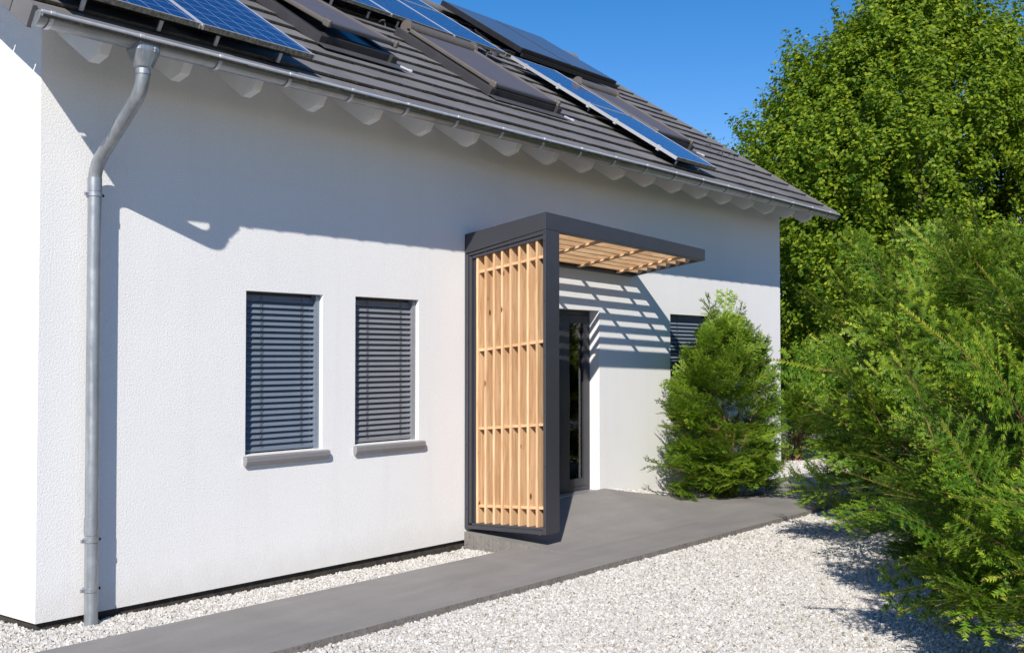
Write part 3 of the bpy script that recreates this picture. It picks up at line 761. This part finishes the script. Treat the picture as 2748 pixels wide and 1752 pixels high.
def yew_branch(seed, L=.95, spacing=.010, ln=.024, wd=.0045):
    r = np.random.default_rng(seed); tr = []; tn = []; st = []
    nz = np.array([0, 0, 1.]); X = np.array([1., 0, 0])
    bend = r.uniform(-.08, .08); droop = r.uniform(-.02, .10)
    def axis(t): return np.array([L * t, bend * t * t, droop * (t - t * t) * 2])
    st.append(([axis(t) for t in np.linspace(0, 1, 6)], [.0062 * (1 - .7 * t) for t in np.linspace(0, 1, 6)]))
    a = axis(.45); b = axis(.97); q = needle_line(a, b, np.array([0, 1., 0]), nz, spacing, ln * 1.05, wd, r, .35, 1.0); tr.append(q[0]); tn.append(q[1])
    ns = 16
    for i in range(ns):
        t = .10 + .82 * (i + r.uniform(-.3, .3)) / ns; sg = 1 if i % 2 else -1
        p = axis(t); le = (.33 * (1 - t) ** .6 + .07) * r.uniform(.7, 1.15); an = math.radians(r.uniform(38, 62))
        d = np.array([math.cos(an), sg * math.sin(an), r.uniform(-.28, .30)]); d /= np.linalg.norm(d)
        e = p + d * le; side = np.cross(nz, d); side /= np.linalg.norm(side); nn = np.cross(d, side)
        q = needle_line(p + d * .02, e, side, nn, spacing, ln, wd, r, .0, r.uniform(.45, 1.0)); tr.append(q[0]); tn.append(q[1])
        st.append(([p, e], [.0016, .0008]))
        k = int(le / .055)
        for j in range(k):
            tt = .15 + .7 * (j + r.uniform(0, .6)) / max(1, k); s2 = 1 if (j + i) % 2 else -1
            p2 = p + d * le * tt; d2 = d * .72 + side * s2 * .62 + nn * r.uniform(-.3, .35); d2 /= np.linalg.norm(d2)
            e2 = p2 + d2 * le * .42 * r.uniform(.6, 1.1); sd = np.cross(nz, d2); sd /= np.linalg.norm(sd)
            q = needle_line(p2, e2, sd, nz, spacing * 1.1, ln * .9, wd, r, 0, r.uniform(.2, .8)); tr.append(q[0]); tn.append(q[1])
    # stems as thin 3-sided tubes -> triangles
    sv = []
    for pts_, rads in st:
        for (p, ra), (q_, rb) in zip(zip(pts_, rads), zip(pts_[1:], rads[1:])):
            d = q_ - p; u = np.cross(d, [0.3, .2, 1]); u /= np.linalg.norm(u); v = np.cross(d, u); v /= np.linalg.norm(v)
            for k in range(3):
                a0, a1 = 2 * math.pi * k / 3, 2 * math.pi * (k + 1) / 3
                c0 = u * math.cos(a0) + v * math.sin(a0); c1 = u * math.cos(a1) + v * math.sin(a1)
                sv.append([p + c0 * ra, p + c1 * ra, q_ + c1 * rb]); sv.append([p + c0 * ra, q_ + c1 * rb, q_ + c0 * rb])
    return np.concatenate(tr), np.concatenate(tn), np.array(sv[30:]), np.array(sv[:30])

NEAR = [yew_branch(s, spacing=.0165, ln=.040, wd=.0175) for s in range(7)]
FAR = [yew_branch(40 + s, spacing=.024, ln=.050, wd=.025) for s in range(6)]

def frames(D, r, up_bias=1.0):
    n = len(D); X = D / np.linalg.norm(D, axis=1, keepdims=True)
    U = np.array([0, 0, 1.]) * up_bias + r.normal(size=(n, 3)) * .45
    Y = np.cross(U, X); Y /= np.linalg.norm(Y, axis=1, keepdims=True); Z = np.cross(X, Y)
    return np.stack([X, Y, Z], 2)      # columns are axes

def yew(name, base, rx, ry, H, nb, seed, protos, mat, label, scale=(.75, 1.15), group=None, extra=(), ycut=None, tipmax=1.0, zlow=.06, shape=1.0):
    r = np.random.default_rng(seed); base = np.array(base, float)
    root = empty(name, tuple(base)); tag(root, label, 'bush', group)
    S0 = []; D0 = []; SC_ = []
    stems = MB(); k = 0
    while k < nb:
        zt = r.uniform(0, 1) ** (.9 if ycut is None else 1.15); th0 = r.uniform(0, 2 * math.pi)
        h0 = zlow + zt * (1 - zlow); inner = r.uniform() < .22; cl = 1 if inner else (6 if ycut is None else 3)
        lift = r.uniform(.0, .16)
        for _ in range(cl):          # a tuft of neighbouring branches
            th = th0 + r.normal() * .13; h = min(.995, max(zlow, h0 + r.normal() * .035))
            pw = 1.7 * shape
            prof = (math.sqrt(max(0, 1 - max(0, (h - .33) / .67) ** pw)) if h > .33 else .84 + .16 * (h / .33) ** .7)
            lump = 1 + .10 * math.sin(3 * th0 + 5 * h0 + seed)
            rad = prof * lump * (r.uniform(.35, .8) if inner else .84 + lift + r.normal() * .04)
            tip = base + np.array([rx * rad * math.cos(th), ry * rad * math.sin(th), H * h])
            if ycut is not None and tip[1] > ycut: tip[1] = ycut - r.uniform(0, .15)
            d = np.array([math.cos(th), math.sin(th), 0]) * (1.0 - .35 * h) + np.array([0, 0, .08 + .80 * h * h]) + r.normal(size=3) * .16
            d /= np.linalg.norm(d); s = r.uniform(*scale)
            if r.uniform() < .10 and not inner and ycut is None: tip = tip + d * r.uniform(.10, .30); s *= 1.25
            S0.append(tip - d * .95 * s); D0.append(d); SC_.append(s); k += 1
    if ycut is None and len(extra):
        for q_ in range(26):     # long shoots rising on the lit side
            th = math.radians(200) + r.normal() * .9; h = r.uniform(.45, .95)
            pr_ = math.sqrt(max(0, 1 - max(0, (h - .33) / .67) ** 1.7)) * r.uniform(.6, .95)
            p_ = base + np.array([rx * pr_ * math.cos(th), ry * pr_ * math.sin(th), H * h])
            d = np.array([math.cos(th) * .45 - .28, math.sin(th) * .45 + .30, .9]) + r.normal(size=3) * .18; d /= np.linalg.norm(d); s = r.uniform(.7, 1.05)
            S0.append(p_ - d * .45 * s); D0.append(d); SC_.append(s)
    for a, b in extra:
        a, b = np.array(a, float), np.array(b, float); S0.append(a); D0.append(b - a); SC_.append(np.linalg.norm(b - a) / .95)
    S0 = np.array(S0); D0 = np.array(D0); SC_ = np.array(SC_); FR = frames(D0, r)
    T = []; TN = []; SV = []; LV = []
    for i in range(len(S0)):
        tri, ton, sv, lv_ = protos[r.integers(len(protos))]; A = FR[i] * SC_[i]
        T.append(tri @ A.T + S0[i]); TN.append(np.clip(ton * tipmax * r.uniform(.25, 1.15), 0, 1)); SV.append(sv @ A.T + S0[i]); LV.append(lv_ @ A.T + S0[i])
    T = np.concatenate(T).reshape(-1, 3); TN = np.concatenate(TN).ravel(); SV = np.concatenate(SV).reshape(-1, 3); LV = np.concatenate(LV).reshape(-1, 3)
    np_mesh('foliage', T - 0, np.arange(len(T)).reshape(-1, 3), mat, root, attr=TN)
    np_mesh('twig', SV, np.arange(len(SV)).reshape(-1, 3), TWIG, root)
    np_mesh('branch', LV, np.arange(len(LV)).reshape(-1, 3), YEWBARK, root)
    # main stems rising and fanning out from the base
    for k in range(16 if ycut is None else 7):
        i = r.integers(len(S0)); p0 = base + np.array([r.uniform(-.12, .12), r.uniform(-.12, .12), -.05]); p1 = S0[i]
        mid = (p0 + p1) / 2 + np.array([0, 0, .0]) - (p1 - p0) * np.array([.15, .15, -.1])
        pts_ = arcpts(tuple(p0), tuple(mid), tuple(p1), 6)
        stems.tube(pts_, [.022 * (1 - .8 * j / 6) for j in range(7)], 7, smooth=True)
    stems.build('trunk', YEWBARK, root)
    print(name, len(T) // 3)
    return root

GY_ = 'yew bushes along the concrete path'
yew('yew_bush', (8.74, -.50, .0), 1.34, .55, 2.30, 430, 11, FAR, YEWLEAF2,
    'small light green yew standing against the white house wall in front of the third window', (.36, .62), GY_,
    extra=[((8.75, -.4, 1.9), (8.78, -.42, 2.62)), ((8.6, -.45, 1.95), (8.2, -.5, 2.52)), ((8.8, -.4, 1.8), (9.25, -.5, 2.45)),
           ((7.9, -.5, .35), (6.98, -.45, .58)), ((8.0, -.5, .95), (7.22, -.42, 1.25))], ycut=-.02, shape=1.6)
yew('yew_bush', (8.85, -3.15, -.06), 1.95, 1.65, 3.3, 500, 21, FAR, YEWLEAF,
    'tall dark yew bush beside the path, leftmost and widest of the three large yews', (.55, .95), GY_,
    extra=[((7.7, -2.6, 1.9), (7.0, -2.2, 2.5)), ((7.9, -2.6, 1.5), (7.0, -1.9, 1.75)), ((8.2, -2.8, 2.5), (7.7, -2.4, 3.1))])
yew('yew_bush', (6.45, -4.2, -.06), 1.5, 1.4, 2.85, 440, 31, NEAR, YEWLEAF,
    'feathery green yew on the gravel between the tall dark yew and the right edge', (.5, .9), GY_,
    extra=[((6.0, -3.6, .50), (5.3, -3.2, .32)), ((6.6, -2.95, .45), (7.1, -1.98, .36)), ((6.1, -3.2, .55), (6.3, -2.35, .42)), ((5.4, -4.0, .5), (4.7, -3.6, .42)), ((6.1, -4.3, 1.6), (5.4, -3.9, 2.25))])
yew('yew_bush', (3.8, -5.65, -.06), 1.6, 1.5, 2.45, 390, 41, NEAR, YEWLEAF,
    'nearest yew bush at the right edge with long low branches reaching over the gravel', (.5, .9), GY_,
    extra=[((3.9, -5.0, .35), (3.2, -4.4, .25)), ((3.6, -5.2, .30), (2.94, -4.62, .20)), ((3.2, -5.6, .45), (2.35, -5.1, .32)), ((3.3, -5.4, .70), (2.6, -4.75, .55)),
           ((3.3, -5.9, .70), (2.5, -5.25, .50)), ((4.3, -4.6, .50), (4.55, -3.6, .42)), ((3.4, -6.0, .95), (2.6, -5.6, .85)), ((3.1, -5.9, .35), (2.2, -5.45, .28)), ((2.9, -6.0, .3), (2.15, -5.75, .15)), ((3.0, -6.3, .5), (2.2, -6.0, .35)), ((3.2, -5.8, .22), (2.5, -5.3, .12)), ((3.5, -5.5, 1.1), (2.9, -5.0, 1.25))])
yew('yew_bush', (14.4, 1.2, -.06), 1.15, 1.1, 1.5, 160, 51, FAR, YEWLEAF2,
    'small distant yew beyond the far corner of the white house', (.5, .8), GY_)
# deciduous trees
def tree(name, base, H, R, seed, mat, label, nspray=5200, zc=.9, leaf=.118):
    r = np.random.default_rng(seed); root = empty(name, base); tag(root, label, 'tree', 'tall leafy trees behind the house')
    base = np.array(base, float)
    def prof(h):   # crown radius fraction against crown height fraction
        return min(1, .72 + .56 * h) if h < .5 else (1 - (h - .5) * 1.6 if h < .75 else max(.10, .6 - (h - .75) * 3.2))
    # plumes: ascending leafy lobes
    PL = []
    nP = 560
    for i in range(nP):
        h = r.uniform(0, 1) ** .85; th = r.uniform(0, 2 * math.pi)
        rad = R * prof(h) * r.uniform(.45, .98) ** .6
        c = base + np.array([rad * math.cos(th), rad * math.sin(th), zc + h * (H - zc)])
        ax = np.array([math.cos(th) * .45, math.sin(th) * .45, 1.0]); ax /= np.linalg.norm(ax)
        PL.append((c, ax, r.uniform(.30, .58), r.uniform(.7, 1.4)))
    per = nspray // nP; C = []; AX = []
    for c, ax, rr_, ln in PL:
        u = r.normal(size=(per, 3)); u /= np.linalg.norm(u, axis=1, keepdims=True); u *= r.uniform(.55, 1.0, (per, 1))
        al = u @ ax; q = u * rr_ + np.outer(al, ax) * (ln - rr_)
        C.append(c + q); AX.append(u * .6 + ax * .9 + r.normal(size=(per, 3)) * .25)
    C = np.concatenate(C); AX = np.concatenate(AX); AX /= np.linalg.norm(AX, axis=1, keepdims=True)
    n = len(C); K = 15
    t = r.uniform(-1, 1, (n, K, 1)); P = C[:, None] + AX[:, None] * t * .20 + r.normal(size=(n, K, 3)) * .055
    P = P.reshape(-1, 3); m_ = len(P)
    cc = np.repeat(np.concatenate([np.tile(c_[0], (per, 1)) for c_ in PL]), K, 0)
    out_ = P - cc; out_ /= np.linalg.norm(out_, axis=1, keepdims=True) + 1e-6
    rad_ = P - base; rad_[:, 2] = 0; rad_ /= np.linalg.norm(rad_, axis=1, keepdims=True) + 1e-6
    Z_ = out_ * .45 + rad_ * .35 + np.array([0, 0, .45]) + r.normal(size=(m_, 3)) * .42; Z_ /= np.linalg.norm(Z_, axis=1, keepdims=True)
    X_ = np.cross(Z_, r.normal(size=(m_, 3))); X_ /= np.linalg.norm(X_, axis=1, keepdims=True); Rm = np.stack([X_, np.cross(Z_, X_), Z_], 2)
    # leaves tend to face outward and up
    s = leaf * r.uniform(.7, 1.2, m_)
    a = Rm[:, :, 0] * s[:, None] * .5; b = Rm[:, :, 1] * s[:, None] * .32; fold = Rm[:, :, 2] * s[:, None] * .06
    V = np.stack([P - a, P + b + fold, P + a, P - b + fold], 1).reshape(-1, 3)
    np_mesh('crown', V, np.arange(len(V)).reshape(-1, 4), mat, root)
    tm = MB()
    tm.tube([tuple(base + np.array([0, 0, -.2])), tuple(base + np.array([.05, .03, 1.6])), tuple(base + np.array([0, .1, H * .5])), tuple(base + np.array([0, 0, H * .88]))], [.26, .21, .13, .03], 10)
    tr_ = tm.build('trunk', BARK, root)
    for k in range(30):
        c, ax, _, _ = PL[r.integers(nP)]; z0_ = base[2] + max(.9, (c[2] - base[2]) * r.uniform(.25, .6))
        p0 = np.array([base[0], base[1], z0_]); md = p0 * .45 + c * .55 + np.array([0, 0, -.25])
        m = MB(); m.tube(arcpts(tuple(p0), tuple(md), tuple(c), 5), [.045 * (1 - .8 * j / 5) for j in range(6)], 6)
        m.build('limb', BARK, root)
    print(name, m_)
    return root
tree('hornbeam_tree', (23.85, 2.05, -.06), 11.3, 5.0, 5, TREELEAF, 'large leafy tree with pointed yellow green crown beyond the roof end', 21000)
tree('hornbeam_tree', (26.6, -3.5, -.06), 11.0, 4.3, 8, TREELEAF, 'second leafy tree at the right edge, cut off by the picture', 16000)
tree('hornbeam_tree', (31.5, 5.9, -.06), 8.6, 4.0, 9, TREELEAF2, 'low dark tree seen in the gap between the house corner and the big yews', 8400, zc=3.2)

# neighbouring house
nb = empty('neighbour_house', (36, 8, 0)); tag(nb, 'distant white house with dark tiled roof and blue solar panel, glimpsed beyond the house corner', 'house')
ux, uy = rt.x, rt.y; fx, fy = math.cos(yaw), math.sin(yaw)
def NP(a, b, z):   # a metres to the right, b metres ahead of the camera's ground point
    return (CAM[0] + rt.x * a + fx * b, CAM[1] + rt.y * a + fy * b, z)
def nbox(m, a0, a1, b0, b1, z0, z1):
    m.hexa([NP(a0, b0, z0), NP(a1, b0, z0), NP(a1, b1, z0), NP(a0, b1, z0), NP(a0, b0, z1), NP(a1, b0, z1), NP(a1, b1, z1), NP(a0, b1, z1)])
m = MB(); nbox(m, 8, 17, 46, 54, -.1, 2.0); m.build('wall', STUCCO, nb)
m = MB(); m.hexa([NP(7.6, 45.4, 1.98), NP(17.4, 45.4, 1.98), NP(17.4, 50, 4.3), NP(7.6, 50, 4.3), NP(7.6, 45.4, 2.1), NP(17.4, 45.4, 2.1), NP(17.4, 50, 4.45), NP(7.6, 50, 4.45)])
m.hexa([NP(7.6, 50, 4.3), NP(17.4, 50, 4.3), NP(17.4, 54.6, 1.98), NP(7.6, 54.6, 1.98), NP(7.6, 50, 4.45), NP(17.4, 50, 4.45), NP(17.4, 54.6, 2.1), NP(7.6, 54.6, 2.1)])
m.build('roof', NBTILE, nb)
m = MB(); m.tube([NP(7.6, 45.3, 2.02), NP(17.4, 45.3, 2.02)], .06, 8); m.build('gutter', WHITEWOOD, nb)
m = MB()
a0, a1 = 9, 12.3
q = [NP(a0, 46.8, 2.93), NP(a1, 46.8, 2.93), NP(a1, 49, 4.05), NP(a0, 49, 4.05)]
m.add(q, [(0, 1, 2, 3)], uvs=[[(0, 0), (3, 0), (3, 2), (0, 2)]])
m.hexa([(x, y, z - .08) for x, y, z in q] + [(x, y, z - .01) for x, y, z in q]); m.build('solar_panel', SOLAR, nb)
m = MB(); nbox(m, 11.4, 12.6, 45.95, 45.99, .5, 1.45); m.build('window', ANTHD, nb)
